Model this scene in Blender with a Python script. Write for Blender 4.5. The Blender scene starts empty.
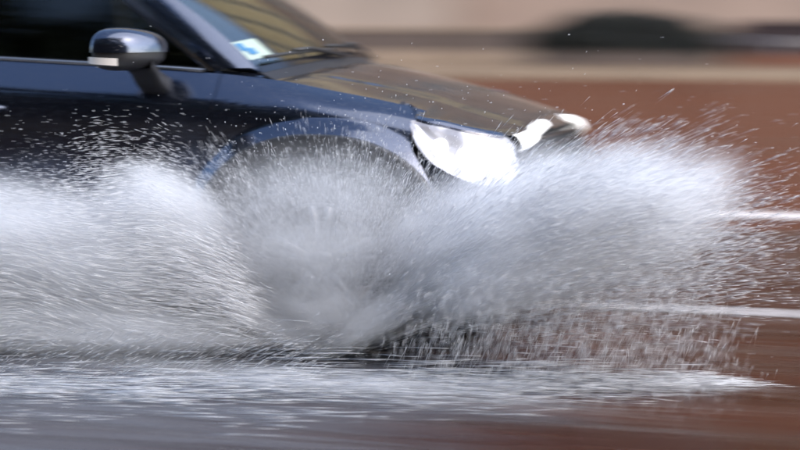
import bpy, bmesh, math
import numpy as np
from mathutils import Vector, Matrix

sc = bpy.context.scene
R = math.radians
rng = np.random.default_rng(7)

# ------------------------------------------------------------------ camera
cam_d = bpy.data.cameras.new('camera')
cam = bpy.data.objects.new('camera', cam_d)
sc.collection.objects.link(cam)
sc.camera = cam
cam_d.sensor_width = 36.0
cam_d.lens = 1834.1 / 800 * 36.0
cam_d.clip_end = 600
CAM = Vector((2.1875, -7.3353, 1.2740))
yaw, pitch = 0.28231, -0.11408
cam.location = CAM
fwd = Vector((-math.sin(yaw) * math.cos(pitch), math.cos(yaw) * math.cos(pitch), math.sin(pitch)))
cam.rotation_euler = fwd.to_track_quat('-Z', 'Y').to_euler()
cam_d.dof.use_dof = True
cam_d.dof.focus_distance = 6.45
cam_d.dof.aperture_fstop = 1.5
cam_d.dof.aperture_ratio = 0.18

# ------------------------------------------------------------------ world, sun, exposure
world = bpy.data.worlds.new('World')
sc.world = world
world.use_nodes = True
wn = world.node_tree
SUN_EL, SUN_AZ = R(44), R(112)          # azimuth clockwise from +Y
sky = wn.nodes.new('ShaderNodeTexSky')
sky.sky_type = 'NISHITA'
sky.sun_disc = False
sky.sun_elevation = SUN_EL
sky.sun_rotation = SUN_AZ
sky.air_density = 1.0
sky.dust_density = 1.6
sky.ozone_density = 1.5
bg = wn.nodes['Background']
bg.inputs['Strength'].default_value = 0.15
wn.links.new(sky.outputs[0], bg.inputs['Color'])
sun_d = bpy.data.lights.new('sun', 'SUN')
sun_d.energy = 1.5
sun_d.angle = R(100)
sun_d.color = (1.0, 0.975, 0.955)
sun = bpy.data.objects.new('sun', sun_d)
sc.collection.objects.link(sun)
sdir = Vector((math.sin(SUN_AZ) * math.cos(SUN_EL), math.cos(SUN_AZ) * math.cos(SUN_EL), math.sin(SUN_EL)))
sun.rotation_euler = sdir.to_track_quat('Z', 'Y').to_euler()
sun.location = (0, 0, 30)
sc.view_settings.view_transform = 'Standard'
sc.view_settings.look = 'None'
sc.view_settings.gamma = 1.0
sc.view_settings.use_curve_mapping = False
sc.view_settings.exposure = 1.72
sc.cycles.use_denoising = True
sc.cycles.max_bounces = 10
sc.cycles.volume_bounces = 8
sc.cycles.diffuse_bounces = 8
sc.cycles.volume_step_rate = 2.0
sc.cycles.volume_max_steps = 64
sc.cycles.transparent_max_bounces = 24
sc.cycles.caustics_reflective = False
sc.cycles.caustics_refractive = False

# ------------------------------------------------------------------ helpers
def link(o, parent=None):
    sc.collection.objects.link(o)
    if parent is not None:
        o.parent = parent
    return o

def tag(o, label=None, cat=None, group=None, kind=None):
    if label: o['label'] = label
    if cat: o['category'] = cat
    if group: o['group'] = group
    if kind: o['kind'] = kind
    return o

def empty(name, loc=(0, 0, 0), parent=None):
    o = bpy.data.objects.new(name, None)
    o.location = loc
    o.empty_display_size = 0.2
    return link(o, parent)

def mesh_obj(name, verts, faces, mat, parent=None, smooth=True, loc=None):
    me = bpy.data.meshes.new(name)
    me.from_pydata([tuple(map(float, v)) for v in verts], [], [tuple(map(int, f)) for f in faces])
    me.update()
    if smooth:
        me.polygons.foreach_set('use_smooth', [True] * len(me.polygons))
    o = bpy.data.objects.new(name, me)
    if mat: me.materials.append(mat)
    if loc is not None: o.location = loc
    return link(o, parent)

def bm_obj(name, bm, mat, parent=None, smooth=False, loc=None):
    me = bpy.data.meshes.new(name)
    bmesh.ops.recalc_face_normals(bm, faces=bm.faces)
    bm.to_mesh(me); bm.free()
    if smooth:
        me.polygons.foreach_set('use_smooth', [True] * len(me.polygons))
    if mat: me.materials.append(mat)
    o = bpy.data.objects.new(name, me)
    if loc is not None: o.location = loc
    return link(o, parent)

def add_box(bm, lo, hi, bev=0.0, rot=None, seg=2):
    lo, hi = Vector(lo), Vector(hi)
    r = bmesh.ops.create_cube(bm, size=1.0)
    vs = r['verts']
    c, s = (lo + hi) / 2, hi - lo
    for v in vs:
        v.co = Vector((v.co.x * s.x, v.co.y * s.y, v.co.z * s.z))
        if rot is not None: v.co = rot @ v.co
        v.co += c
    if bev > 0:
        es = list({e for v in vs for e in v.link_edges})
        bmesh.ops.bevel(bm, geom=es, offset=bev, segments=seg, affect='EDGES', profile=0.5)

def box(name, lo, hi, mat, parent=None, bev=0.0, rot=None, smooth=False):
    bm = bmesh.new(); add_box(bm, lo, hi, bev, rot)
    return bm_obj(name, bm, mat, parent, smooth)

def grid(name, P, mat, parent=None, thick=0.0, close_u=False, offset=-1, smooth=True):
    P = np.asarray(P, float); nu, nv = P.shape[:2]
    V = P.reshape(-1, 3); F = []
    for i in range(nu if close_u else nu - 1):
        for j in range(nv - 1):
            a = i * nv + j; b = ((i + 1) % nu) * nv + j
            F.append((a, b, b + 1, a + 1))
    o = mesh_obj(name, V, F, mat, parent, smooth)
    if thick:
        m = o.modifiers.new('Solidify', 'SOLIDIFY'); m.thickness = thick; m.offset = offset
        e = o.modifiers.new('Split', 'EDGE_SPLIT'); e.split_angle = R(50)
    return o

def lathe(name, prof, n, mat, parent=None, axis='y', loc=None):
    P = np.zeros((n, len(prof), 3))
    for i in range(n):
        a = 2 * math.pi * i / n
        for j, (r, h) in enumerate(prof):
            P[i, j] = (r * math.cos(a), h, r * math.sin(a)) if axis == 'y' else (r * math.cos(a), r * math.sin(a), h)
    o = grid(name, P, mat, parent, close_u=True)
    if loc is not None: o.location = loc
    return o

def tube(bm, pts, rad, n=8):
    pts = [Vector(p) for p in pts]; rings = []
    for i, p in enumerate(pts):
        d = (pts[min(i + 1, len(pts) - 1)] - pts[max(i - 1, 0)]).normalized()
        a = d.orthogonal().normalized() if i == 0 else (a - d * a.dot(d)).normalized()
        b = d.cross(a)
        r = rad[i] if hasattr(rad, '__len__') else rad
        rings.append([bm.verts.new(p + (a * math.cos(2 * math.pi * k / n) + b * math.sin(2 * math.pi * k / n)) * r) for k in range(n)])
    for i in range(len(rings) - 1):
        for k in range(n):
            bm.faces.new((rings[i][k], rings[i][(k + 1) % n], rings[i + 1][(k + 1) % n], rings[i + 1][k]))
    bm.faces.new(rings[0][::-1]); bm.faces.new(rings[-1])

def pchip(xs, ys):
    xs, ys = np.asarray(xs, float), np.asarray(ys, float)
    h = np.diff(xs); d = np.diff(ys) / h
    m = np.zeros_like(xs)
    for i in range(1, len(xs) - 1):
        if d[i - 1] * d[i] > 0:
            w1, w2 = 2 * h[i] + h[i - 1], h[i] + 2 * h[i - 1]
            m[i] = (w1 + w2) / (w1 / d[i - 1] + w2 / d[i])
    m[0], m[-1] = d[0], d[-1]
    def f(x):
        x = np.clip(x, xs[0], xs[-1])
        i = np.clip(np.searchsorted(xs, x) - 1, 0, len(h) - 1)
        t = (x - xs[i]) / h[i]
        return ((1 + 2 * t) * (1 - t) ** 2 * ys[i] + t * (1 - t) ** 2 * h[i] * m[i]
                + t * t * (3 - 2 * t) * ys[i + 1] + t * t * (t - 1) * h[i] * m[i + 1])
    return f

def sstep(a, b, x):
    t = np.clip((x - a) / (b - a), 0, 1)
    return t * t * (3 - 2 * t)

def resample(pts, n):
    pts = np.asarray(pts, float)
    s = np.r_[0, np.cumsum(np.linalg.norm(np.diff(pts, axis=0), axis=1))]
    t = np.linspace(0, s[-1], n)
    return np.stack([np.interp(t, s, pts[:, k]) for k in range(pts.shape[1])], 1)

def smooth_curve(pts, n):
    pts = np.asarray(pts, float)
    s = np.r_[0, np.cumsum(np.linalg.norm(np.diff(pts, axis=0), axis=1))]
    t = np.linspace(0, s[-1], n)
    return np.stack([pchip(s, pts[:, k])(t) for k in range(pts.shape[1])], 1)

def coons(bot, top, left, right):
    """bot/top: (nu,2) left->right; left/right: (nv,2) bottom->top; returns (nu,nv,2)"""
    nu, nv = len(bot), len(left)
    u = np.linspace(0, 1, nu)[:, None, None]; v = np.linspace(0, 1, nv)[None, :, None]
    return ((1 - v) * bot[:, None] + v * top[:, None] + (1 - u) * left[None] + u * right[None]
            - ((1 - u) * (1 - v) * bot[0] + u * (1 - v) * bot[-1] + (1 - u) * v * top[0] + u * v * top[-1]))

# ------------------------------------------------------------------ materials
def mat_new(name):
    m = bpy.data.materials.new(name); m.use_nodes = True
    nt = m.node_tree
    return m, nt, nt.nodes['Principled BSDF']

def principled(name, col, rough=0.5, metal=0.0, coat=0.0, spec=None, bump=None, var=None, emit=None):
    m, nt, b = mat_new(name)
    b.inputs['Base Color'].default_value = (*col, 1)
    b.inputs['Roughness'].default_value = rough
    b.inputs['Metallic'].default_value = metal
    b.inputs['Coat Weight'].default_value = coat
    b.inputs['Coat Roughness'].default_value = 0.04
    if spec is not None: b.inputs['Specular IOR Level'].default_value = spec
    if emit:
        b.inputs['Emission Color'].default_value = (*emit[0], 1); b.inputs['Emission Strength'].default_value = emit[1]
    tc = None
    if bump or var:
        tc = nt.nodes.new('ShaderNodeTexCoord')
    if var:     # (scale, amount)
        n = nt.nodes.new('ShaderNodeTexNoise'); n.inputs['Scale'].default_value = var[0]; n.inputs['Detail'].default_value = 6
        nt.links.new(tc.outputs['Object'], n.inputs['Vector'])
        rp = nt.nodes.new('ShaderNodeValToRGB')
        rp.color_ramp.elements[0].position = 0.3; rp.color_ramp.elements[1].position = 0.7
        rp.color_ramp.elements[0].color = (*[c * (1 - var[1]) for c in col], 1)
        rp.color_ramp.elements[1].color = (*[min(1, c * (1 + var[1])) for c in col], 1)
        nt.links.new(n.outputs['Fac'], rp.inputs['Fac']); nt.links.new(rp.outputs['Color'], b.inputs['Base Color'])
    if bump:    # (scale, strength, distance)
        n = nt.nodes.new('ShaderNodeTexNoise'); n.inputs['Scale'].default_value = bump[0]; n.inputs['Detail'].default_value = 5
        nt.links.new(tc.outputs['Object'], n.inputs['Vector'])
        bp = nt.nodes.new('ShaderNodeBump'); bp.inputs['Strength'].default_value = bump[1]; bp.inputs['Distance'].default_value = bump[2]
        nt.links.new(n.outputs['Fac'], bp.inputs['Height']); nt.links.new(bp.outputs['Normal'], b.inputs['Normal'])
    return m

def glass_mat(name, tint, f0=0.04, rough=0.0):
    """thin pane: tinted see-through with a Schlick reflection that is the same from both faces"""
    m = bpy.data.materials.new(name); m.use_nodes = True
    nt = m.node_tree; nt.nodes.clear(); L = nt.links.new
    out = nt.nodes.new('ShaderNodeOutputMaterial'); mix = nt.nodes.new('ShaderNodeMixShader')
    tr = nt.nodes.new('ShaderNodeBsdfTransparent'); tr.inputs['Color'].default_value = (*tint, 1)
    gl = nt.nodes.new('ShaderNodeBsdfGlossy'); gl.inputs['Roughness'].default_value = rough
    ge = nt.nodes.new('ShaderNodeNewGeometry')
    dt = nt.nodes.new('ShaderNodeVectorMath'); dt.operation = 'DOT_PRODUCT'; L(ge.outputs['Normal'], dt.inputs[0]); L(ge.outputs['Incoming'], dt.inputs[1])
    ab = nt.nodes.new('ShaderNodeMath'); ab.operation = 'ABSOLUTE'; L(dt.outputs['Value'], ab.inputs[0])
    su = nt.nodes.new('ShaderNodeMath'); su.operation = 'SUBTRACT'; su.inputs[0].default_value = 1.0; L(ab.outputs[0], su.inputs[1])
    pw = nt.nodes.new('ShaderNodeMath'); pw.operation = 'POWER'; pw.inputs[1].default_value = 5.0; L(su.outputs[0], pw.inputs[0])
    ma = nt.nodes.new('ShaderNodeMath'); ma.operation = 'MULTIPLY_ADD'; ma.inputs[1].default_value = 1 - f0; ma.inputs[2].default_value = f0; L(pw.outputs[0], ma.inputs[0])
    L(ma.outputs[0], mix.inputs[0]); L(tr.outputs[0], mix.inputs[1]); L(gl.outputs[0], mix.inputs[2])
    L(mix.outputs[0], out.inputs['Surface'])
    return m

M = {}
def paint_mat():
    m, nt, b = mat_new('car_paint')
    b.inputs['Base Color'].default_value = (0.040, 0.050, 0.080, 1)
    b.inputs['Metallic'].default_value = 0.9
    b.inputs['Roughness'].default_value = 0.20
    b.inputs['Coat Weight'].default_value = 1.0
    b.inputs['Coat Roughness'].default_value = 0.03
    tc = nt.nodes.new('ShaderNodeTexCoord')
    v = nt.nodes.new('ShaderNodeTexVoronoi'); v.inputs['Scale'].default_value = 95
    nt.links.new(tc.outputs['Object'], v.inputs['Vector'])
    rp = nt.nodes.new('ShaderNodeValToRGB')                      # rain beads standing on the paint
    rp.color_ramp.elements[0].position = 0.12; rp.color_ramp.elements[0].color = (1, 1, 1, 1)
    rp.color_ramp.elements[1].position = 0.30; rp.color_ramp.elements[1].color = (0, 0, 0, 1)
    nt.links.new(v.outputs['Distance'], rp.inputs['Fac'])
    bp = nt.nodes.new('ShaderNodeBump'); bp.inputs['Strength'].default_value = 0.4; bp.inputs['Distance'].default_value = 0.002
    nt.links.new(rp.outputs['Color'], bp.inputs['Height'])
    nt.links.new(bp.outputs['Normal'], b.inputs['Coat Normal'])
    return m
M['paint'] = paint_mat()
M['plastic'] = principled('black_plastic', (0.014, 0.014, 0.016), 0.45, bump=(300, 0.1, 0.001))
M['trim'] = principled('gloss_black_trim', (0.008, 0.008, 0.01), 0.12)
M['under'] = principled('underbody_black', (0.006, 0.006, 0.007), 0.8)
M['rubber'] = principled('tyre_rubber', (0.02, 0.02, 0.022), 0.6, bump=(80, 0.2, 0.002))
M['alloy'] = principled('wheel_alloy', (0.30, 0.305, 0.32), 0.42, metal=1.0)
M['steel'] = principled('brake_steel', (0.25, 0.24, 0.23), 0.4, metal=1.0)
M['chrome'] = principled('chrome', (0.8, 0.8, 0.82), 0.08, metal=1.0)
M['interior'] = principled('interior_cloth', (0.012, 0.012, 0.014), 0.85, bump=(400, 0.2, 0.001))
M['dash'] = principled('dashboard_plastic', (0.03, 0.024, 0.018), 0.6, bump=(200, 0.15, 0.001))
M['screen'] = glass_mat('windscreen_glass', (0.95, 0.97, 0.90), 0.15, 0.015)
M['side_glass'] = glass_mat('side_glass', (0.30, 0.33, 0.29), 0.04, 0.01)
M['privacy_glass'] = glass_mat('privacy_glass', (0.15, 0.16, 0.16), 0.04, 0.01)
M['lens'] = glass_mat('headlight_lens', (0.97, 0.97, 1.0), 0.04, 0.01)
M['mirror'] = principled('mirror_glass', (0.85, 0.86, 0.88), 0.02, metal=1.0)
M['lamp'] = principled('lit_headlamp', (0.9, 0.9, 0.9), 0.3, emit=((1.0, 0.98, 0.95), 0.30))
M['reflector'] = principled('headlight_reflector_glow', (0.86, 0.87, 0.90), 0.22, metal=0.6, emit=((1.0, 0.98, 0.96), 0.05))  # faint emission added so the reflector looks lit by its bulbs
M['lamp_core'] = principled('lit_headlamp_bulb', (1, 1, 1), 0.3, emit=((1.0, 0.96, 0.88), 6.0))
M['amber'] = principled('mirror_indicator', (0.85, 0.80, 0.74), 0.2, coat=0.5)
M['red_lens'] = principled('tail_lamp_red', (0.35, 0.01, 0.01), 0.15, coat=1)
M['paper'] = principled('paper_permit', (0.75, 0.80, 0.80), 0.6)
M['blue'] = principled('permit_blue_print', (0.01, 0.22, 0.65), 0.6)

def road_mat():
    m, nt, b = mat_new('wet_red_asphalt')
    tc = nt.nodes.new('ShaderNodeTexCoord')
    def noise(scale, det=6, vec=None):
        n = nt.nodes.new('ShaderNodeTexNoise'); n.inputs['Scale'].default_value = scale; n.inputs['Detail'].default_value = det
        nt.links.new(vec or tc.outputs['Object'], n.inputs['Vector']); return n
    def ramp(fac, a, b_, p0=0.3, p1=0.7):
        r = nt.nodes.new('ShaderNodeValToRGB')
        r.color_ramp.elements[0].position = p0; r.color_ramp.elements[0].color = (*a, 1)
        r.color_ramp.elements[1].position = p1; r.color_ramp.elements[1].color = (*b_, 1)
        nt.links.new(fac, r.inputs['Fac']); return r
    b.inputs['Specular IOR Level'].default_value = 0.28
    fine = noise(140, 4)
    mp = nt.nodes.new('ShaderNodeMapping'); mp.inputs['Scale'].default_value = (0.25, 2.2, 1)
    nt.links.new(tc.outputs['Object'], mp.inputs['Vector'])
    st = noise(1.2, 5, mp.outputs['Vector'])
    c1 = ramp(st.outputs['Fac'], (0.056, 0.0125, 0.0024), (0.108, 0.0265, 0.0056))
    c2 = ramp(fine.outputs['Fac'], (0.5, 0.5, 0.5), (1.35, 1.3, 1.25), 0.25, 0.75)
    mx = nt.nodes.new('ShaderNodeMix'); mx.data_type = 'RGBA'; mx.blend_type = 'MULTIPLY'; mx.inputs[0].default_value = 0.8
    nt.links.new(c1.outputs['Color'], mx.inputs[6]); nt.links.new(c2.outputs['Color'], mx.inputs[7])
    nt.links.new(mx.outputs[2], b.inputs['Base Color'])
    rr = ramp(st.outputs['Fac'], (0.22,) * 3, (0.48,) * 3, 0.35, 0.65)
    nt.links.new(rr.outputs['Color'], b.inputs['Roughness'])
    bp = nt.nodes.new('ShaderNodeBump'); bp.inputs['Strength'].default_value = 0.35; bp.inputs['Distance'].default_value = 0.004
    nt.links.new(fine.outputs['Fac'], bp.inputs['Height']); nt.links.new(bp.outputs['Normal'], b.inputs['Normal'])
    return m
M['road'] = road_mat()
M['line'] = principled('road_line_paint', (0.72, 0.66, 0.62), 0.35, bump=(120, 0.3, 0.003), var=(18, 0.15))
M['kerb'] = principled('kerb_stone', (0.27, 0.195, 0.125), 0.6, var=(1.5, 0.2), bump=(40, 0.3, 0.004))
M['pave'] = principled('pavement_slabs', (0.19, 0.132, 0.085), 0.45, var=(0.8, 0.2), bump=(30, 0.3, 0.004))
M['asphalt'] = principled('wet_footway_asphalt', (0.03, 0.03, 0.032), 0.5, var=(2, 0.2), bump=(90, 0.3, 0.004))
M['stone'] = principled('facade_limestone', (0.31, 0.235, 0.18), 0.8, var=(0.7, 0.15), bump=(12, 0.3, 0.01))
M['stone2'] = principled('facade_warm_plaster', (0.30, 0.205, 0.15), 0.85, var=(0.6, 0.15), bump=(12, 0.3, 0.01))
M['ochre'] = principled('facade_ochre_render', (0.42, 0.32, 0.18), 0.85, var=(0.6, 0.15), bump=(12, 0.3, 0.01))
M['brown'] = principled('facade_brown_stone', (0.17, 0.115, 0.085), 0.85, var=(0.6, 0.2), bump=(12, 0.3, 0.01))
M['plinth'] = principled('plinth_stone', (0.085, 0.058, 0.043), 0.6, var=(0.9, 0.25), bump=(14, 0.3, 0.01))
M['step'] = principled('step_stone', (0.27, 0.19, 0.125), 0.7, var=(0.9, 0.2))
M['brick'] = principled('maroon_brick', (0.020, 0.008, 0.007), 0.7, var=(2.0, 0.3), bump=(25, 0.3, 0.01))
M['terracotta'] = principled('terracotta_coping', (0.15, 0.050, 0.022), 0.6, var=(2.0, 0.2))
M['darkglass'] = principled('window_dark_glass', (0.015, 0.018, 0.02), 0.05)
M['frame'] = principled('window_frame_paint', (0.5, 0.46, 0.4), 0.5)
M['metal'] = principled('rail_metal', (0.5, 0.47, 0.45), 0.35, metal=1.0)
M['slate'] = principled('roof_slate', (0.06, 0.055, 0.06), 0.6, var=(3, 0.25))
M['darkbrick'] = principled('dark_brick', (0.05, 0.032, 0.026), 0.8, var=(1.2, 0.3), bump=(20, 0.3, 0.01))
M['bark'] = principled('bark', (0.06, 0.045, 0.03), 0.9, var=(9, 0.3), bump=(30, 0.6, 0.02))
def leaf_mat(name, a, b_):
    m, nt, b = mat_new(name)
    oi = nt.nodes.new('ShaderNodeTexCoord'); n = nt.nodes.new('ShaderNodeTexNoise'); n.inputs['Scale'].default_value = 2.2
    nt.links.new(oi.outputs['Object'], n.inputs['Vector'])
    r = nt.nodes.new('ShaderNodeValToRGB'); r.color_ramp.elements[0].color = (*a, 1); r.color_ramp.elements[1].color = (*b_, 1)
    r.color_ramp.elements[0].position = 0.35; r.color_ramp.elements[1].position = 0.65
    nt.links.new(n.outputs['Fac'], r.inputs['Fac']); nt.links.new(r.outputs['Color'], b.inputs['Base Color'])
    b.inputs['Roughness'].default_value = 0.5
    return m
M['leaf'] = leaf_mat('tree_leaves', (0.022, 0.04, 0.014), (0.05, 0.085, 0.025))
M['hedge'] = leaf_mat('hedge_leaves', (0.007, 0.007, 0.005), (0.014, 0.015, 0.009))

def puddle_mat():
    m = bpy.data.materials.new('puddle_water'); m.use_nodes = True
    nt = m.node_tree; nt.nodes.clear(); L = nt.links.new
    out = nt.nodes.new('ShaderNodeOutputMaterial')
    tc = nt.nodes.new('ShaderNodeTexCoord')
    mp = nt.nodes.new('ShaderNodeMapping'); mp.inputs['Scale'].default_value = (0.16, 2.6, 1)
    mp.inputs['Rotation'].default_value = (0, 0, R(4)); L(tc.outputs['Object'], mp.inputs['Vector'])
    n2 = nt.nodes.new('ShaderNodeTexNoise'); n2.inputs['Scale'].default_value = 8.0; n2.inputs['Detail'].default_value = 7
    L(mp.outputs['Vector'], n2.inputs['Vector'])
    bp = nt.nodes.new('ShaderNodeBump'); bp.inputs['Strength'].default_value = 0.45; bp.inputs['Distance'].default_value = 0.02
    L(n2.outputs['Fac'], bp.inputs['Height'])
    tr = nt.nodes.new('ShaderNodeBsdfTransparent'); tr.inputs['Color'].default_value = (0.90, 0.91, 0.92, 1)
    gl = nt.nodes.new('ShaderNodeBsdfGlossy'); gl.inputs['Roughness'].default_value = 0.16; L(bp.outputs['Normal'], gl.inputs['Normal'])
    fr = nt.nodes.new('ShaderNodeFresnel'); fr.inputs['IOR'].default_value = 1.18; L(bp.outputs['Normal'], fr.inputs['Normal'])
    w = nt.nodes.new('ShaderNodeMixShader'); L(fr.outputs[0], w.inputs[0]); L(tr.outputs[0], w.inputs[1]); L(gl.outputs[0], w.inputs[2])
    # foam and churned water: streaky patches, thinning out to the rim
    n = nt.nodes.new('ShaderNodeTexNoise'); n.inputs['Scale'].default_value = 2.6; n.inputs['Detail'].default_value = 9; n.inputs['Roughness'].default_value = 0.62
    L(mp.outputs['Vector'], n.inputs['Vector'])
    at = nt.nodes.new('ShaderNodeAttribute'); at.attribute_name = 'rim'
    ad = nt.nodes.new('ShaderNodeMath'); ad.operation = 'MULTIPLY_ADD'; ad.inputs[1].default_value = 0.55; L(at.outputs['Fac'], ad.inputs[0]); L(n.outputs['Fac'], ad.inputs[2])
    mr = nt.nodes.new('ShaderNodeMapRange'); mr.inputs['From Min'].default_value = 0.62; mr.inputs['From Max'].default_value = 1.02; mr.inputs['To Max'].default_value = 0.75
    L(ad.outputs[0], mr.inputs['Value'])
    df = nt.nodes.new('ShaderNodeBsdfDiffuse'); df.inputs['Color'].default_value = (0.115, 0.118, 0.130, 1); L(bp.outputs['Normal'], df.inputs['Normal'])
    f = nt.nodes.new('ShaderNodeMixShader'); L(mr.outputs[0], f.inputs[0]); L(w.outputs[0], f.inputs[1]); L(df.outputs[0], f.inputs[2])
    L(f.outputs[0], out.inputs['Surface'])
    return m
M['puddle'] = puddle_mat()

def spray_mat(name, col, trans, transp):
    m = bpy.data.materials.new(name); m.use_nodes = True
    nt = m.node_tree; nt.nodes.clear()
    out = nt.nodes.new('ShaderNodeOutputMaterial')
    d = nt.nodes.new('ShaderNodeBsdfDiffuse'); d.inputs['Color'].default_value = (*col, 1)
    t = nt.nodes.new('ShaderNodeBsdfTranslucent'); t.inputs['Color'].default_value = (*col, 1)
    p = nt.nodes.new('ShaderNodeBsdfTransparent')
    a = nt.nodes.new('ShaderNodeMixShader'); a.inputs[0].default_value = trans
    c = nt.nodes.new('ShaderNodeMixShader'); c.inputs[0].default_value = transp
    nt.links.new(d.outputs[0], a.inputs[1]); nt.links.new(t.outputs[0], a.inputs[2])
    nt.links.new(a.outputs[0], c.inputs[1]); nt.links.new(p.outputs[0], c.inputs[2])
    nt.links.new(c.outputs[0], out.inputs['Surface'])
    return m
M['spray'] = spray_mat('water_spray', (0.96, 0.965, 0.98), 0.5, 0.0)

# ------------------------------------------------------------------ ground
def sheet(name, x0, x1, y0, y1, z, mat, parent=None, kind='structure'):
    o = mesh_obj(name, [(x0, y0, z), (x1, y0, z), (x1, y1, z), (x0, y1, z)], [(0, 1, 2, 3)], mat, parent, smooth=False)
    if kind and parent is None: o['kind'] = kind
    return o
KERB_Y = 29.0
tag(sheet('ground', -300, 300, -300, 300, -0.05, M['pave']), kind='structure')
sheet('road', -120, 120, -12, KERB_Y, 0.0, M['road'])
for y, x0, hw in ((0.585, -60, .10), (4.5, -60, .17)):
    lane = mesh_obj('lane_marking', [(x0, y - hw, .004), (60, y - hw, .004), (60, y + hw, .004), (x0, y + hw, .004)], [(0, 1, 2, 3)], M['line'], smooth=False)
    lane['kind'] = 'structure'
# far kerb and pavement, near pavement
o = box('kerb', (-120, KERB_Y, -0.05), (120, KERB_Y + 0.3, 0.14), M['kerb'], bev=0.02); o['kind'] = 'structure'
o = box('pavement', (-120, KERB_Y + 0.303, -0.05), (120, 40, 0.135), M['pave']); o['kind'] = 'structure'
o = box('kerb', (-120, -12.3, -0.05), (120, -12.0, 0.14), M['kerb'], bev=0.02); o['kind'] = 'structure'
o = box('pavement', (-120, -40, -0.05), (120, -12.303, 0.135), M['asphalt']); o['kind'] = 'structure'

# ------------------------------------------------------------------ buildings
def building(name, x0, x1, y, face, height, floors, mat, label, nwin, depth=10.0, first=2.4, plinth=True, windows_from=1, upper=None):
    """facade plane at y looking along face (+1: -Y side is the front, -1: +Y side is the front)"""
    root = empty(name, ((x0 + x1) / 2, y, 0.135))
    tag(root, label, 'building')
    cx = (x0 + x1) / 2; hw = (x1 - x0) / 2
    z0 = 0.0
    yb = depth * face
    def bx(n, a, b, mt, par=root, bev=0.0):
        lo = [min(p, q) for p, q in zip(a, b)]; hi = [max(p, q) for p, q in zip(a, b)]
        return box(n, lo, hi, mt, par, bev)
    bx('ground_floor_wall', (-hw, 0, z0), (hw, yb, 4.2), mat)
    if upper:  # unseen storeys, wall colours made up to tint bonnet and windscreen reflections
        bx('middle_wall', (-hw, 0.01 * face, 4.202), (hw, yb, 17.0), M['brown'])
        bx('upper_wall', (-hw, 0.015 * face, 17.002), (hw, yb, height), upper)
    else:
        bx('wall', (-hw, 0.01 * face, 4.202), (hw, yb, height), mat)
    if plinth:
        bx('step', (-hw + .02, -0.34 * face, z0), (hw - .02, -0.002 * face, 0.27), M['step'], bev=0.015)
        bx('plinth', (-hw + .01, -0.12 * face, 0.272), (hw - .01, -0.003 * face, 0.76), M['plinth'], bev=0.015)
        bx('plinth_moulding', (-hw + .01, -0.16 * face, 0.762), (hw - .01, -0.003 * face, 0.83), M['step'], bev=0.012)
    fh = (height - 0.8) / floors
    for f in range(floors):
        zc = 1.0 + f * fh if f else first - 0.3
        if f >= 1: bx('string_course', (-hw - .02, -0.10 * face, f * fh + .55), (hw + .02, -0.003 * face, f * fh + .75), M['step'], bev=0.02)
        if f < windows_from and not nwin: continue
        for k in range(nwin):
            xc = -hw + (k + 0.5) * 2 * hw / nwin
            zb, zt = f * fh + 2.2, f * fh + min(fh * 0.5, 1.9) + 2.1
            w = bx('window', (xc - .55, -0.03 * face, zb), (xc + .55, -0.005 * face, zt), M['darkglass'])
            bm = bmesh.new()
            for (a, b) in (((xc - .65, zb - .1), (xc - .552, zt + .1)), ((xc + .552, zb - .1), (xc + .65, zt + .1)),
                           ((xc - .55, zt + .002), (xc + .55, zt + .1)), ((xc - .03, zb), (xc + .03, zt))):
                ya, yb2 = sorted((-0.07 * face, -0.004 * face)); add_box(bm, (a[0], ya, a[1]), (b[0], yb2, b[1]))
            bm_obj('frame', bm, M['frame'], w)
            bx('sill', (xc - .72, -0.16 * face, zb - .2), (xc + .72, -0.004 * face, zb - .102), M['step'], w)
    bx('cornice', (-hw - .15, -0.35 * face, height + .002), (hw + .15, -0.0 * face + yb, height + .35), M['step'], bev=0.05)
    bx('roof', (-hw, 0.6 * face, height + .352), (hw, yb - .5 * face, height + 1.6), M['slate'], bev=0.5)
    return root

building('stone_building', -40, -9.0, 36.0, 1, 31.0, 9, M['stone'], 'pale limestone building with dark plinth behind the car bonnet', 11, upper=M['ochre'])
building('plaster_building', -8.9, 14, 36.2, 1, 30.0, 9, M['stone2'], 'warm pinkish plaster building behind the hedge and maroon wall', 6, upper=M['ochre'])
building('brick_building', 14.1, 50, 36.0, 1, 30.5, 9, M['darkbrick'], 'dark brick building farther along the avenue beyond the plaster building', 12)
building('opposite_building', -34, 40, -24.0, -1, 12.0, 4, M['darkbrick'], 'long dark brick building across the road, mirrored in the car door', 14)

def leaves(name, centers, radii, n, size, mat, parent=None, flat=1.0):
    k = rng.integers(0, len(centers), n)
    d = rng.normal(size=(n, 3)); d /= np.linalg.norm(d, axis=1)[:, None]
    r = rng.random(n) ** 0.45
    c = np.asarray(centers)[k] + d * r[:, None] * np.asarray(radii)[k][:, None] * np.array([1, 1, flat])
    return leaf_cards(name, c, size, mat, parent)

def leaf_cards(name, c, size, mat, parent=None):
    n = len(c)
    a = rng.normal(size=(n, 3)); a /= np.linalg.norm(a, axis=1)[:, None]
    b = np.cross(a, rng.normal(size=(n, 3))); b /= np.linalg.norm(b, axis=1)[:, None]
    s = size * rng.uniform(0.6, 1.3, n)[:, None]
    V = np.stack([c - a * s, c + b * s * .5, c + a * s, c - b * s * .5], 1).reshape(-1, 3)
    me = bpy.data.meshes.new(name)
    me.vertices.add(4 * n); me.vertices.foreach_set('co', V.ravel())
    me.loops.add(4 * n); me.loops.foreach_set('vertex_index', np.arange(4 * n, dtype=np.int32))
    me.polygons.add(n); me.polygons.foreach_set('loop_start', np.arange(0, 4 * n, 4, dtype=np.int32))
    me.update(calc_edges=True); me.materials.append(mat)
    return link(bpy.data.objects.new(name, me), parent)

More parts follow.
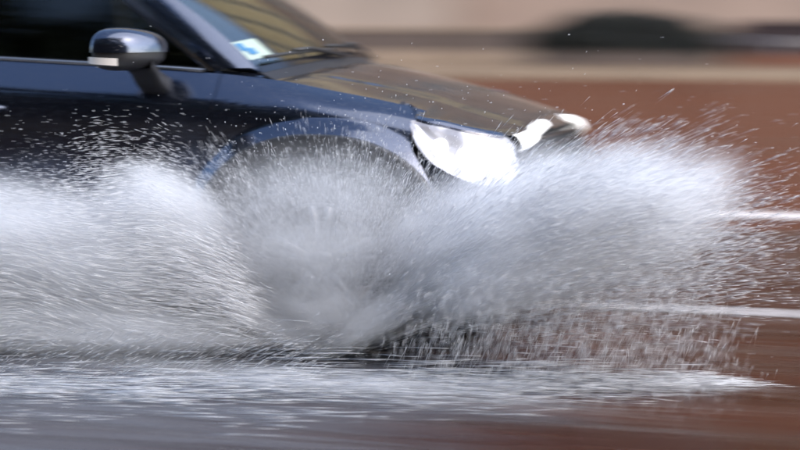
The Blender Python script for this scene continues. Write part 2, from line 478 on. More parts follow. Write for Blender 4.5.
def tree(x, y, h, rad, label):
    root = empty('street_tree', (x, y, 0.135)); tag(root, label, 'tree', 'trees along the opposite pavement')
    bm = bmesh.new()
    tube(bm, [(0, 0, 0), (.05, .02, h * .3), (0, .08, h * .55), (.1, 0, h * .8)], [.22, .17, .12, .05])
    for i in range(6):
        a = i * 1.05 + x; z = h * (.38 + .05 * i)
        tube(bm, [(0, .03, z), (math.cos(a) * rad * .4, math.sin(a) * rad * .4, z + h * .12), (math.cos(a) * rad * .75, math.sin(a) * rad * .75, z + h * .2)], [.08, .05, .02], 6)
    bm_obj('trunk', bm, M['bark'], root, True)
    cs = [(rng.normal() * rad * .5, rng.normal() * rad * .4, h * (.28 + .68 * rng.random())) for _ in range(40)]
    rs = [rad * rng.uniform(.25, .5) for _ in cs]
    leaves('crown', cs, rs, 12000, .26, M['leaf'], root)
tree(-13.0, -14.2, 20.5, 3.6, 'tall street tree across the road farthest behind the car')
tree(-7.5, -14.4, 21.1, 3.8, 'tall street tree across the road, mirrored in the rear door window')
tree(-2.0, -14.6, 20.7, 3.8, 'tall street tree across the road, mirrored in the front door window')
tree(4.0, -14.4, 21.3, 3.7, 'tall street tree across the road beside the car nose')
tree(10.0, -14.3, 20.5, 3.6, 'tall street tree across the road ahead of the car')

rh = empty('added_dark_hedge', (-2.0, -12.9, 0.135)); tag(rh, 'long head-high dark green hedge added out of view along the opposite pavement to darken the car side reflection', 'hedge')  # unseen hedge, added to darken what the car side mirrors
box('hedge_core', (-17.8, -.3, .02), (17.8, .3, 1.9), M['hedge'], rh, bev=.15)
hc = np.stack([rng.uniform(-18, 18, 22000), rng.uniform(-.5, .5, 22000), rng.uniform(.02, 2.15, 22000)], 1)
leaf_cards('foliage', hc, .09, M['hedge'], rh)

# hedge in trough, low maroon wall, handrail in front of the far building
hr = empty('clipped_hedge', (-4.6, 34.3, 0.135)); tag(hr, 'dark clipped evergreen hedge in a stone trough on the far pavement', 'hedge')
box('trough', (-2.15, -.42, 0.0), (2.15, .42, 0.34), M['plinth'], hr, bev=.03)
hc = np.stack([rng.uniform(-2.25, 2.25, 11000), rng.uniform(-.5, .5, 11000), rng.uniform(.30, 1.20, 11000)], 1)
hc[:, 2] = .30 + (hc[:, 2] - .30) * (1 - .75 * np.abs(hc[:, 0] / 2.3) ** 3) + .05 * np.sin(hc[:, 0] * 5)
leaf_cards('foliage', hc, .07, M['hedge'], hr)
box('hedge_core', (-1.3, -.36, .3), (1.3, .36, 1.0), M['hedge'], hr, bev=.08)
lw = empty('garden_wall', (6.25, 34.6, 0.135)); tag(lw, 'low maroon brick wall with terracotta base on the far pavement', 'wall')
box('base_course', (-8.4, -.28, 0.0), (8.4, .28, .26), M['terracotta'], lw, bev=.02)
box('wall_body', (-8.4, -.2, .262), (8.4, .2, .92), M['brick'], lw, bev=.01)
box('coping', (-8.45, -.26, .922), (8.45, .26, 1.0), M['brick'], lw, bev=.02)
hrl = empty('handrail', (-1.0, 34.0, 0.135)); tag(hrl, 'thin pale sloping metal handrail in front of the maroon wall', 'handrail')
bm = bmesh.new(); tube(bm, [(-1.6, 0, .62), (1.9, 0, .50)], .022); bm_obj('rail', bm, M['metal'], hrl, True)
for xx in (-1.5, 0.1, 1.8):
    bm = bmesh.new(); tube(bm, [(xx, 0, 0), (xx, 0, .60 - (xx + 1.6) * .034)], .018); bm_obj('post', bm, M['metal'], hrl, True)

# ------------------------------------------------------------------ the car
car = empty('car', (0, 0, 0))
tag(car, 'dark blue-black metallic crossover car ploughing through a puddle with headlights on', 'car')
RW = -2.62                                   # rear axle x, front axle at 0
HUB = 0.345
Wf = pchip([-3.46, -3.38, -3.2, -2.9, -2.5, -1.6, -.8, -.3, .1, .3, .42, .52], [.69, .765, .82, .845, .853, .857, .857, .855, .851, .842, .83, .80])
zcrease = pchip([-3.4, -2.4, -1.2, -.45, -.1, .42], [1.02, 1.01, .975, .935, .89, .80])
zbelt = pchip([-3.4, -2.4, -1.2, -.43, -.2, .0, .2, .42], [1.16, 1.135, 1.088, 1.05, 1.025, .99, .955, .905])
AR_A, AR_H, AR_E = .515, .49, 2.3             # arch cladding outer outline
def arch_r(x, z, xc):
    return (np.abs((x - xc) / AR_A) ** AR_E + np.abs((z - HUB) / AR_H) ** AR_E) ** (1 / AR_E)
def side_y(x, z):
    """half width of the body side at (x,z)"""
    x = np.asarray(x, float); z = np.asarray(z, float)
    zc, zb = zcrease(x), zbelt(x)
    W = Wf(x)
    low = .045 * np.clip((.45 - z) / .23, 0, 1) ** 2
    up = np.clip(z - zc, -.2, 1)
    b = sstep(-.55, -.05, x)                 # fender: top turns in more
    h = np.maximum(zb - zc, .05)
    t = np.clip((z - zc) / h, 0, 1.1)
    ins_door = .080 * t
    ins_fend = .05 * t + .075 * t ** 3
    ins = (1 - b) * ins_door + b * ins_fend
    soft = .006 * sstep(-.04, 0.01, z - zc)   # rolls inward just below the crease
    fl = 0.0
    for xc in (0.0, RW):
        r = arch_r(x, z, xc)
        q = np.clip((1.115 - r) / .115, 0, 1.2); fl = fl + .044 * (q * q / (q + .15)) * 1.15 * sstep(.05, .2, z)
    return W - low - ins - soft + fl * (1 - .6 * sstep(0.0, .14, z - zc))
def side_panel(name, XZ, sgn, mat, parent, thick=.012, out=0.0):
    Y = side_y(XZ[..., 0], XZ[..., 1]) + out
    P = np.stack([XZ[..., 0], sgn * Y, XZ[..., 1]], -1)
    if sgn > 0: P = P[::-1]
    return grid(name, P, mat, parent, thick=thick, offset=-1)

def arch_pts(xc, a0, a1, n, k=1.0):
    th = np.radians(np.linspace(a0, a1, n))
    c, s = np.cos(th), np.sin(th)
    return np.stack([xc + k * AR_A * np.sign(c) * np.abs(c) ** (2 / AR_E), HUB + k * AR_H * np.sign(s) * np.abs(s) ** (2 / AR_E)], 1)

gap_pts = [(-.525, .30), (-.525, .50), (-.50, .66), (-.455, .80), (-.435, .94), (-.43, 1.05)]
rear_gap = [(-2.10, .34), (-2.13, .50), (-2.21, .67), (-2.36, .84), (-2.43, .98), (-2.45, 1.134)]

def body_half(sgn):
    near = sgn < 0
    # fender
    n1, n2 = 60, 26
    bot = arch_pts(0, 184, 30, n1, 1.0)
    left = smooth_curve([tuple(bot[0])] + [(x + .002, z) for x, z in gap_pts[1:]], n2)
    right = smooth_curve([tuple(bot[-1]), (.405, .70), (.340, .825), (.365, .905)], n2)
    xs = np.linspace(left[-1][0], right[-1][0], n1)
    top = np.stack([xs, zbelt(xs)], 1); left[-1] = top[0]; right[-1] = top[-1]
    side_panel('front_fender', coons(bot, top, left, right), sgn, M['paint'], car)
    # front door
    right = smooth_curve([(x - .002, z) for x, z in gap_pts], n2)
    left = np.stack([np.full(n2, -1.50), np.linspace(.36, 1.0, n2)], 1)
    right[0] = (-.529, .36)
    xs = np.linspace(-1.50, right[-1][0], 40)
    bot = np.stack([xs * 0 + np.linspace(-1.5, right[0][0], 40), np.full(40, .36)], 1)
    top = np.stack([xs, zbelt(xs)], 1); left = np.stack([np.full(n2, -1.5), np.linspace(.36, top[0][1], n2)], 1); right[-1] = top[-1]
    fd = side_panel('front_door', coons(bot, top, left, right), sgn, M['paint'], car)
    # rear door
    left = smooth_curve([(x + .004, z) for x, z in rear_gap], n2); left[0] = (-2.10, .36)
    xs = np.linspace(left[-1][0], -1.508, 40); top = np.stack([xs, zbelt(xs)], 1); left[-1] = top[0]
    bot = np.stack([np.linspace(left[0][0], -1.508, 40), np.full(40, .36)], 1)
    right = np.stack([np.full(n2, -1.508), np.linspace(.36, top[-1][1], n2)], 1)
    rd = side_panel('rear_door', coons(bot, top, left, right), sgn, M['paint'], car)
    # rear quarter
    right = smooth_curve([(x - .004, z) for x, z in rear_gap], n2)
    bot = arch_pts(RW, 172, 8, n1, 1.0)
    bot = bot[::1]
    # bot runs from rear (x small) to front
    right[0] = bot[-1] if bot[-1][0] > bot[0][0] else bot[0]
    left = smooth_curve([tuple(bot[0]), (-3.25, .55), (-3.36, .8), (-3.38, 1.14)], n2)
    xs = np.linspace(left[-1][0], right[-1][0], n1); top = np.stack([xs, zbelt(xs)], 1); left[-1] = top[0]; right[-1] = top[-1]
    side_panel('rear_quarter', coons(bot, top, left, right), sgn, M['paint'], car)
    # sill cladding
    xs = np.linspace(-2.12, -.50, 30); zs = np.linspace(.20, .355, 8)
    XZ = np.stack(np.meshgrid(xs, zs, indexing='ij'), -1)
    side_panel('sill_cladding', XZ, sgn, M['plastic'], car, out=.010, thick=.03)
    # arch claddings with return lip
    for xc in (0.0, RW):
        th = (206, -26) if xc == 0 else (206, -26)
        n = 56
        rows = []
        for k, o in ((1.0, -.012), (1.0, .010), (.985, .014), (.93, .012), (.865, .006), (.86, -.01), (.862, -.10)):
            p = arch_pts(xc, th[0], th[1], n, k)
            q = arch_pts(xc, th[0], th[1], n, max(k, .9))
            y = side_y(np.clip(q[:, 0], -3.3, .5), np.maximum(q[:, 1], .25))
            yb = side_y(np.full(n, xc), np.full(n, HUB + AR_H))
            y = np.minimum(np.maximum(y, yb - .03), yb + .004) + o
            rows.append(np.stack([p[:, 0], sgn * y, p[:, 1]], 1))
        P = np.stack(rows, 1)
        if sgn > 0: P = P[::-1]
        grid('arch_cladding', P, M['plastic'], car)
        # wheel well liner
        rows = []
        for yy in (.88, .50):
            p = arch_pts(xc, 200, -20, 32, .87); rows.append(np.stack([p[:, 0], np.full(32, sgn * yy), p[:, 1]], 1))
        grid('wheel_liner', np.stack(rows, 1), M['under'], car, thick=.01)
    # door handles
    for d, hx in ((fd, -1.485), (rd, -2.32)):
        hz = float(zcrease(hx)) - .07; hy = float(side_y(hx, hz))
        bm = bmesh.new(); tube(bm, [(hx - .0, sgn * (hy - .01), hz), (hx + .02, sgn * (hy + .035), hz), (hx + .17, sgn * (hy + .035), hz - .004), (hx + .19, sgn * (hy - .01), hz - .004)], .014)
        bm_obj('door_handle', bm, M['paint'], d, True)
    return fd, rd

doors = {s: body_half(s) for s in (-1, 1)}

# greenhouse side plane
def glass_y(x, z):
    x = np.asarray(x, float); z = np.asarray(z, float)
    return side_y(x, zbelt(x)) - .012 - (z - zbelt(x)) * .43 - .02 * np.clip((z - zbelt(x)) / .4, 0, 1) ** 2
def window_set(sgn):
    fd, rd = doors[sgn]
    def pane(name, outer, parent, mat, inset=0.0):
        o = np.asarray(outer, float)
        P = coons(resample(o[0], 24), resample(o[1], 24), resample(o[2], 14), resample(o[3], 14))
        Y = glass_y(P[..., 0], P[..., 1]) - inset
        Q = np.stack([P[..., 0], sgn * Y, P[..., 1]], -1)
        if sgn > 0: Q = Q[::-1]
        return grid(name, Q, mat, parent, thick=.004)
    def ring(name, poly, k, parent, mat):
        p = resample(np.r_[poly, poly[:1]], 81)[:-1]; c = p.mean(0)
        q = c + (p - c) * np.array([k, k * .97]) 
        rows = []
        for pts, off in ((p, -.015), (p, .004), (q, .004), (q, -.015)):
            rows.append(np.stack([pts[:, 0], sgn * (glass_y(pts[:, 0], pts[:, 1]) + off), pts[:, 1]], 1))
        P = np.stack(rows, 1)
        if sgn > 0: P = P[::-1]
        return grid(name, P, mat, parent, close_u=True, smooth=False)
    zt = 1.492
    B = lambda x: (x, float(zbelt(x)) + .004)
    fp = np.array([B(-1.49), B(-1.1), B(-.75), B(-.47), (-.73, 1.235), (-1.02, 1.43), (-1.13, zt), (-1.49, zt + .008)])
    ring('window_frame', fp, .93, fd, M['trim'])
    pane('window_pane', (np.array([fp[0], fp[1], fp[2], fp[3]]), np.array([fp[7], fp[7], fp[6], fp[6]]) * 1.0, np.array([fp[0], fp[0], fp[7], fp[7]]), np.array([fp[3], fp[4], fp[5], fp[6]])) if False else
         [resample(np.array([fp[0], fp[1], fp[2], fp[3]]), 24), resample(np.array([fp[7], fp[6]]), 24), resample(np.array([fp[0], fp[7]]), 24), resample(np.array([fp[3], fp[4], fp[5], fp[6]]), 24)], fd, M['side_glass'], .004)
    rp = np.array([B(-2.40), B(-2.0), B(-1.515), (-1.515, zt + .008), (-1.9, zt), (-2.30, zt - .03)])
    ring('window_frame', rp, .92, rd, M['trim'])
    pane('window_pane', [resample(rp[:3], 24), resample(rp[[5, 4, 3]], 24), resample(rp[[0, 5]], 24), resample(rp[[2, 3]], 24)], rd, M['privacy_glass'], .004)
    # sill weatherstrip (thin bright line under the glass)
    for d, (xa, xb) in ((fd, (-1.495, -.50)), (rd, (-2.42, -1.512))):
        xs = np.linspace(xa, xb, 24)
        rows = [np.stack([xs, sgn * (side_y(xs, zbelt(xs)) + dy), zbelt(xs) + dz], 1) for dy, dz in ((.002, .001), (.006, .006), (.002, .014), (-.012, .014))]
        P = np.stack(rows, 1)
        if sgn > 0: P = P[::-1]
        grid('window_sill_strip', P, M['alloy'], d)
    # B pillar cover
    # rear quarter pane / C pillar
    zz = np.linspace(0, 1, 14)
    a = np.stack([np.interp(zz, [0, 1], [-2.46, -2.34]), np.interp(zz, [0, 1], [float(zbelt(-2.46)), zt - .03])], 1)
    b = np.stack([np.interp(zz, [0, 1], [-3.36, -2.95]), np.interp(zz, [0, 1], [float(zbelt(-3.36)), zt - .06])], 1)
    P = np.stack([a + (b - a) * t for t in np.linspace(0, 1, 14)], 0)
    Q = np.stack([P[..., 0], sgn * glass_y(P[..., 0], P[..., 1]), P[..., 1]], -1)
    grid('rear_pillar', Q, M['paint'], car, thick=.02)
    return fp, rp
for s in (-1, 1): window_set(s)

# windscreen, pillars, roof
def ws_pt(s, t):
    b = np.array([-.175 - .105 * s * s, .715 * s, 1.095 - .045 * s * s]); tp = np.array([-.95 - .07 * s * s, .59 * s, 1.545 - .035 * s * s])
    p = b + (tp - b) * t; k = .035 * 4 * t * (1 - t)
    return p + np.array([k * .5, 0, k])
P = np.array([[ws_pt(s, t) for t in np.linspace(0, 1, 16)] for s in np.linspace(-1, 1, 30)])
windscreen = grid('windscreen', P, M['screen'], car, thick=.005)
bm = bmesh.new()
for s0, s1, t0, t1 in ((-1, 1, 0.0, .035),):
    pass
P = np.array([[ws_pt(s, t) + np.array([.002, 0, .004]) for t in (0, .035)] for s in np.linspace(-1, 1, 30)])
grid('screen_seal', P, M['trim'], windscreen, thick=.004)
for sgn in (-1, 1):
    rows = []
    for t in np.linspace(0, 1.02, 22):
        e = ws_pt(sgn * 1.0, t)
        x2 = np.interp(t, [0, 1.02], [-.452, -1.14]); z2 = np.interp(t, [0, 1.02], [float(zbelt(-.452)) + .006, 1.497])
        g = np.array([x2, sgn * float(glass_y(x2, z2)), z2])
        m1 = e + (g - e) * .30 + np.array([.010, sgn * .008, .020]); m2 = e + (g - e) * .72 + np.array([.006, sgn * .018, .016])
        rows.append(smooth_curve([e + np.array([0, 0, .002]), m1, m2, g], 9))
    P = np.array(rows)
    if sgn > 0: P = P[:, ::-1]
    grid('windscreen_pillar', P, M['paint'], car, thick=.03)
    # black triangle between pillar foot, fender and door window
    xs = np.linspace(-.455, -.27, 8)
    a = np.stack([xs, sgn * (side_y(xs, zbelt(xs)) - .002), zbelt(xs) + .002], 1)
    b = np.array([ws_pt(sgn, 0) * (1 - k) + np.array([-.455, sgn * float(glass_y(-.455, zbelt(-.455) + .01)), float(zbelt(-.455)) + .01]) * k for k in np.linspace(1, 0, 8)])
    P = np.stack([a, b], 1)
    grid('pillar_foot_cover', P, M['paint'], car, thick=.01)
roof_x = np.linspace(-.93, -3.02, 26)
rz = pchip([-3.05, -2.6, -1.9, -1.4, -.93], [1.50, 1.575, 1.61, 1.60, 1.545])
rw = pchip([-3.05, -2.3, -1.5, -1.0, -.9], [.56, .615, .62, .60, .588])
P = np.array([[(x - (.10 * s * s if x > -1.1 else .10 * s * s * max(0, (x + 1.9) / .8 if x > -1.9 else 0)), s * float(rw(x)) * 1.01, float(rz(x)) - .06 * abs(s) ** 2.6) for s in np.linspace(-1, 1, 25)] for x in roof_x])
grid('roof', P[:, ::-1], M['paint'], car, thick=.025)
for sgn in (-1, 1):
    bm = bmesh.new(); tube(bm, [(x, sgn * (float(rw(x)) - .02), float(rz(x)) - .02 + (.03 if -2.9 < x < -1.15 else -.02)) for x in np.linspace(-1.1, -2.95, 14)], .014)
    bm_obj('roof_rail', bm, M['trim'], car, True)

# nose: plan curve swept with a vertical profile
plan_h = [(.33, .862), (.42, .850), (.50, .828), (.575, .797), (.650, .745), (.705, .668), (.738, .56), (.757, .41), (.766, .22), (.769, 0)]
plan_h = np.array(plan_h)
plan = smooth_curve(np.r_[plan_h * [1, -1], (plan_h * [1, 1])[::-1][1:]], 161)     # near side first
tan = np.gradient(plan, axis=0); tan /= np.linalg.norm(tan, axis=1)[:, None]
nrm = np.stack([tan[:, 1], -tan[:, 0]], 1)
prof = pchip([.20, .28, .36, .46, .56, .64, .70, .76, .82, .88], [-.06, -.005, .03, .045, .042, .03, .015, -.008, -.04, -.085])
def nose(k, z, out=0.0):
    """k in [0,1] along the plan curve (0 near side, 1 far side)"""
    i = np.clip(np.asarray(k, float), 0, 1) * 160
    px = np.interp(i, np.arange(161), plan[:, 0]); py = np.interp(i, np.arange(161), plan[:, 1])
    nx = np.interp(i, np.arange(161), nrm[:, 0]); ny = np.interp(i, np.arange(161), nrm[:, 1])
    fade = .25 + .75 * np.sin(np.clip(k, 0, 1) * math.pi) ** .6
    o = prof(z) * fade + out
    return np.stack([px + nx * o, py + ny * o, z * np.ones_like(px)], -1)
def nose_patch(name, KZ, mat, parent, thick=.01, out=0.0):
    return grid(name, nose(KZ[..., 0], KZ[..., 1], out), mat, parent, thick=thick, offset=-1)
# bonnet
bz = pchip([-.35, -.1, .15, .35, .5, .62, .72, .79], [1.112, 1.072, 1.018, .968, .925, .888, .858, .826])
def fender_inner(x):
    x = np.asarray(x, float)
    return np.where(x < .40, side_y(np.minimum(x, .4), zbelt(np.minimum(x, .4))) - .004, 0)
yi40 = float(fender_inner(.40))
yedge = lambda x: np.where(x <= .40, fender_inner(np.minimum(x, .40)), yi40 - .25 * np.clip((x - .40) / .36, 0, 1) ** 1.4)
zedge = pchip([-.4, -.2, .0, .2, .36, .46, .56, .66, .80], [1.042, 1.023, .988, .952, .912, .880, .850, .822, .780])
Y0 = lambda x: np.where(x < .34, fender_inner(np.minimum(x, .34)), float(fender_inner(.34)) + .09 * sstep(.34, .46, x))
def bonnet_h(x, y):
    x = np.asarray(x, float); y = np.asarray(y, float)
    a = np.clip(np.abs(y) / Y0(x), 0, 1.05); u = np.clip((x + .2) / .95, 0, 1)
    c0 = .72 - .22 * u                                       # crease runs in towards the grille
    return (zedge(x) + (bz(x) - zedge(x)) * (1 - a ** 1.8) + .007 * (1 - sstep(c0, c0 + .055, a)) * sstep(.02, .14, u)
            - .005 * (1 - sstep(.3, .5, a)) * (1 - u))
kk_ = np.linspace(0, 1, 201); zz_ = np.full(201, .85)
for _ in range(6):
    q = nose(kk_, zz_); zz_ = np.clip(bonnet_h(q[:, 0], q[:, 1]), .78, .90)
ztop_k = lambda k: np.interp(k, kk_, zz_)                    # where bonnet and nose meet
S = np.sin(np.linspace(-1, 1, 81) * math.pi / 2)
kS = .5 + .5 * S * .97
front = nose(kS, ztop_k(kS), -.003)
P = []
for u in np.linspace(0, 1, 70):
    row = []
    for s, fp_ in zip(S, front):
        a = abs(s); x0 = -.150 - .10 * s * s
        x = x0 + (fp_[0] - x0) * u
        st = .33 * a ** 4
        w = float(np.clip((x - st) / max(fp_[0] - st, .01), 0, 1))
        y = s * float(Y0(min(x, .34))) * (1 - w) + fp_[1] * w
        row.append((x, y, float(bonnet_h(x, y)) - .012 * max(0, (u - .96) / .04) ** 2))
    P.append(row)
bonnet = grid('bonnet', np.array(P), M['paint'], car, thick=.012, offset=-1)
# cowl panel and wipers
P = np.array([[(-.165 - .10 * s * s + d, .72 * s, 1.093 - .048 * s * s + dz) for d, dz in ((-.03, .004), (.02, -.022), (.05, -.03))] for s in np.linspace(-1, 1, 30)])
grid('cowl_panel', P, M['plastic'], car, thick=.01)
for y0, y1 in ((.55, -.12), (-.05, -.62)):
    w = empty('wiper', (0, 0, 0), car)
    def wp(y, t, o): p = ws_pt(y / .70, t); return (p[0] + .012, p[1], p[2] + o)
    bm = bmesh.new(); tube(bm, [wp(y0, .0, .012), wp((y0 + y1) / 2, .045, .03), wp((y0 * .3 + y1 * .7), .05, .03)], .008); bm_obj('wiper_arm', bm, M['plastic'], w, True)
    bm = bmesh.new(); tube(bm, [wp(y0 + (y1 - y0) * k, .035 + .03 * k, .016) for k in np.linspace(.12, 1.05, 10)], .007); bm_obj('wiper_blade', bm, M['rubber'], w, True)

# bumper under lamps and grille
ks = np.linspace(0, 1, 121)
def bump_top(k):
    a = np.minimum(k, 1 - k)
    return np.interp(a, [0, .015, .035, .06, .09, .12, .17, .222, .5], [.83, .785, .735, .690, .656, .640, .631, .660, .665])
def bump_k0(z):
    xk = np.interp(z, [.2, .5, .60, .70, .80, .86], [.52, .505, .475, .415, .36, .345])
    return float(np.interp(xk, plan[:60, 0], np.arange(60) / 160.0))
P = []
for k in ks:
    km = bump_k0(.76); zt_ = float(bump_top(km + (1 - 2 * km) * k)); row = []
    for z in np.linspace(.22, zt_, 24):
        k0 = bump_k0(z); row.append(nose(np.array(k0 + (1 - 2 * k0) * k), np.array(z)))
    P.append(row)
P = np.array(P)
bumper = grid('front_bumper', P, M['paint'], car, thick=.012)
nose_patch('lower_intake', np.stack(np.meshgrid(np.linspace(.27, .73, 40), np.linspace(.27, .42, 8), indexing='ij'), -1), M['plastic'], bumper, out=.006)
for zz in (.30, .345, .39):
    P = np.array([[nose(np.array(k), np.array(zz + dz), o) for dz, o in ((0, .012), (.012, .018), (.02, .012))] for k in np.linspace(.28, .72, 40)])
    grid('intake_bar', P, M['trim'], bumper, thick=.006)
for k0 in (.17, .83):
    c = nose(np.array(k0), np.array(.36), .004); n_ = nose(np.array(k0), np.array(.36), .05) - c
    q = Vector(n_).to_track_quat('Y', 'Z')
    fl_ = lathe('fog_lamp', [(0, .02), (.03, .018), (.045, .008), (.05, 0), (.05, -.02)], 24, M['lens'] if False else M['chrome'], bumper)
    fl_.location = c; fl_.rotation_mode = 'QUATERNION'; fl_.rotation_quaternion = q
# grille
gr = nose_patch('grille', np.stack(np.meshgrid(np.linspace(.224, .776, 50), np.linspace(.668, .83, 8), indexing='ij'), -1), M['under'], car, out=-.012)
for zz in (.69, .725, .76, .79):
    P = np.array([[nose(np.array(k), np.array(zz + dz), o) for dz, o in ((0, -.01), (.004, .004), (.012, .004), (.016, -.01))] for k in np.linspace(.228, .772, 50)])
    grid('grille_slat', P, M['trim'], gr, thick=.004)
P = np.array([[nose(np.array(k), np.array(float(ztop_k(k)) - .052 + dz), o) for dz, o in ((0, -.006), (.004, .014), (.022, .014), (.042, .002), (.048, -.010))] for k in np.linspace(.424, .576, 30)])
grid('chrome_bar', P, M['chrome'], gr, thick=.004)
# headlights
for side in (0, 1):
    hl = empty('headlight', (0, 0, 0), car)
    f = (lambda k: k) if side == 0 else (lambda k: 1 - k)
    kt = np.array([.004, .02, .05, .085, .12, .15, .18, .203, .214])
    topc = np.stack([kt, ztop_k(kt) - np.array([.014, .009, .008, .008, .008, .008, .010, .022, .045])], 1)
    botc = np.array([(.004, float(ztop_k(.004)) - .030), (.015, .800), (.035, .745), (.06, .700), (.09, .665), (.12, .648), (.165, .640), (.202, .653), (.214, .705)])
    if side:
        topc = topc * [-1, 1] + [1, 0]; botc = botc * [-1, 1] + [1, 0]
    n = 40
    tc_, bc_ = smooth_curve(topc, n), smooth_curve(botc, n)
    KZ = np.stack([bc_ + (tc_ - bc_) * v for v in np.linspace(0, 1, 18)], 1)
    if side: KZ = KZ[::-1]
    nose_patch('lens', KZ, M['lens'], hl, thick=.004, out=.002)
    # bowl behind
    c = KZ.reshape(-1, 2).mean(0)
    KZi = c + (KZ - c) * .97
    dep = .06 * np.sin(np.linspace(0.02, .98, n) * math.pi)[:, None] ** .5 * np.sin(np.linspace(0.02, .98, 18) * math.pi)[None] ** .5 + .006
    P = nose(KZi[..., 0], KZi[..., 1]) ; P2 = nose(KZi[..., 0], KZi[..., 1], 1.0) - P
    grid('reflector', P - P2 * dep[..., None], M['reflector'], hl, thick=.003)
    for kk, zz, rr in ((.163, .732, .052), (.103, .745, .046), (.052, .790, .028)):
        k0 = f(kk)
        c3 = nose(np.array(k0), np.array(zz), -.050); nn = Vector(nose(np.array(k0), np.array(zz), .05) - c3); nn = (nn + Vector((.10, 0, 0))).normalized()
        lp = empty('lamp', c3, hl); lp.rotation_mode = 'QUATERNION'; lp.rotation_quaternion = nn.to_track_quat('Y', 'Z')
        lathe('lamp_bowl', [(rr * 1.15, .022), (rr * 1.08, .020), (rr * .95, .0), (rr * .6, -.018), (0, -.024)], 32, M['lamp'], lp)
        lathe('bulb', [(0, .016), (rr * .25, .012), (rr * .42, .0), (rr * .42, -.02)], 20, M['lamp_core'], lp)
for side in (0, 1):
    hl = [o for o in car.children if o.name.startswith('headlight')][side]
    rows = []
    for k in np.linspace(.218, .42, 26):
        h = np.interp(k, [.218, .30, .42], [.062, .040, .026]); kq = k if side == 0 else 1 - k; zt_ = float(ztop_k(k)) - .008
        rows.append([nose(np.array(kq), np.array(zt_ - h * v), o) for v, o in ((1, -.004), (.9, .016), (.5, .019), (.1, .012), (0, -.004))])
    grid('running_light', np.array(rows if side == 0 else rows[::-1]), M['lamp'], hl, thick=.004)
# dark filler behind nose and inside engine bay, floor pan
box('engine_bay', (-.38, -.60, .22), (.60, .60, .74), M['under'], car, bev=.05)
box('floor_pan', (-3.25, -.52, .20), (-.38, .52, .34), M['under'], car, bev=.03)

# rear end
rear_plan = smooth_curve([(-3.33, -.80), (-3.42, -.70), (-3.47, -.5), (-3.50, 0), (-3.47, .5), (-3.42, .70), (-3.33, .80)], 41)
P = np.array([[(x + .25 * max(0, z - 1.1) / .4 * 1.2 + (.02 if z < .3 else 0), y * (1 - .30 * max(0, z - 1.1) / .4), z) for z in np.linspace(.24, .62, 10)] for x, y in rear_plan])
grid('rear_bumper', P[::-1], M['paint'], car, thick=.012)
P = np.array([[(x + .02, y * .985, z) for z in np.linspace(.625, 1.12, 10)] for x, y in rear_plan])
tg = grid('tailgate', P[::-1], M['paint'], car, thick=.012)
P = np.array([[(x + .02 + .42 * t, y * (.985 - .28 * t), 1.125 + .37 * t) for t in np.linspace(0, 1, 8)] for x, y in rear_plan])
grid('rear_window', P[::-1], M['privacy_glass'], tg, thick=.005)
for sgn in (-1, 1):
    box('tail_lamp', (-3.47, sgn * .62 - .09, .86), (-3.40, sgn * .62 + .09, 1.08), M['red_lens'], car, bev=.03, smooth=True)

# mirrors
for sgn in (-1, 1):
    mr = empty('door_mirror', (0, 0, 0), doors[sgn][0])
    cx, cy, cz = -.735, sgn * .985, 1.135
    # shell: superellipsoid, blunt at the rear, rounded at the front
    n_u, n_v = 36, 22
    P = np.zeros((n_u, n_v, 3))
    for i in range(n_u):
        a = 2 * math.pi * i / n_u
        for j in range(n_v):
            b = -math.pi / 2 + math.pi * j / (n_v - 1)
            e = .75
            cb = abs(math.cos(b)) ** e; sb = math.copysign(abs(math.sin(b)) ** e, math.sin(b))
            ca = math.copysign(abs(math.cos(a)) ** e, math.cos(a)); sa = math.copysign(abs(math.sin(a)) ** e, math.sin(a))
            x = .115 * cb * ca; y = .128 * sb; z = .085 * cb * sa
            if x < 0: x *= .42
            z *= 1 + .10 * (y * sgn / .128)
            if z < 0: z *= .80
            x += -.25 * abs(y) if False else 0
            x -= .05 * (y * sgn / .128)
            P[i, j] = (cx + x, cy + y, cz + z)
    up = P.copy()
    shell = grid('mirror_housing', P, M['plastic'], mr, close_u=True)
    cap = P.copy()
    c0 = np.array([cx, cy, cz])
    rows = [i for i in range(n_u) if math.sin(2 * math.pi * i / n_u) > -.02]
    capP = c0 + (P[rows] - c0) * 1.035
    grid('mirror_cap', capP, M['paint'], mr, thick=.004)
    # indicator strip on the outer end, low
    ix, iz = cx - .030, cz - .004
    pts2 = [[(ix + dx, cy + sgn * dy, iz - .036 - .002 * k), (ix + dx, cy + sgn * dy, iz - .012 - .001 * k)] for k, (dx, dy) in enumerate(((-.050, .120), (-.03, .132), (.0, .137), (.035, .134), (.062, .125)))]
    grid('indicator_strip', np.array(pts2), M['amber'], mr, thick=.012, offset=0)
    box('mirror_glass', (cx - .062, cy - .105, cz - .058), (cx - .052, cy + .105, cz + .065), M['mirror'], mr, bev=.004)
    # stalk down to the door shoulder
    sx = cx + .055; zb_ = float(zbelt(sx)); yb_ = float(side_y(sx, zb_ - .05))
    rows = []
    for t, (yy, zz, wx, wz) in enumerate([(.985, 1.095, .075, .03), (.93, 1.07, .070, .035), (.885, 1.035, .070, .045), (yb_ + .012, zb_ - .060, .075, .055), (yb_ - .03, zb_ - .070, .075, .055)]):
        rows.append([(sx + wx * math.copysign(abs(math.cos(a)) ** .6, math.cos(a)) * .8, sgn * yy, zz + wz * math.copysign(abs(math.sin(a)) ** .6, math.sin(a)) * .8) for a in np.linspace(0, 2 * math.pi, 25)[:-1]])
    P = np.array(rows).transpose(1, 0, 2)
    grid('mirror_stalk', P, M['plastic'], mr, close_u=True)

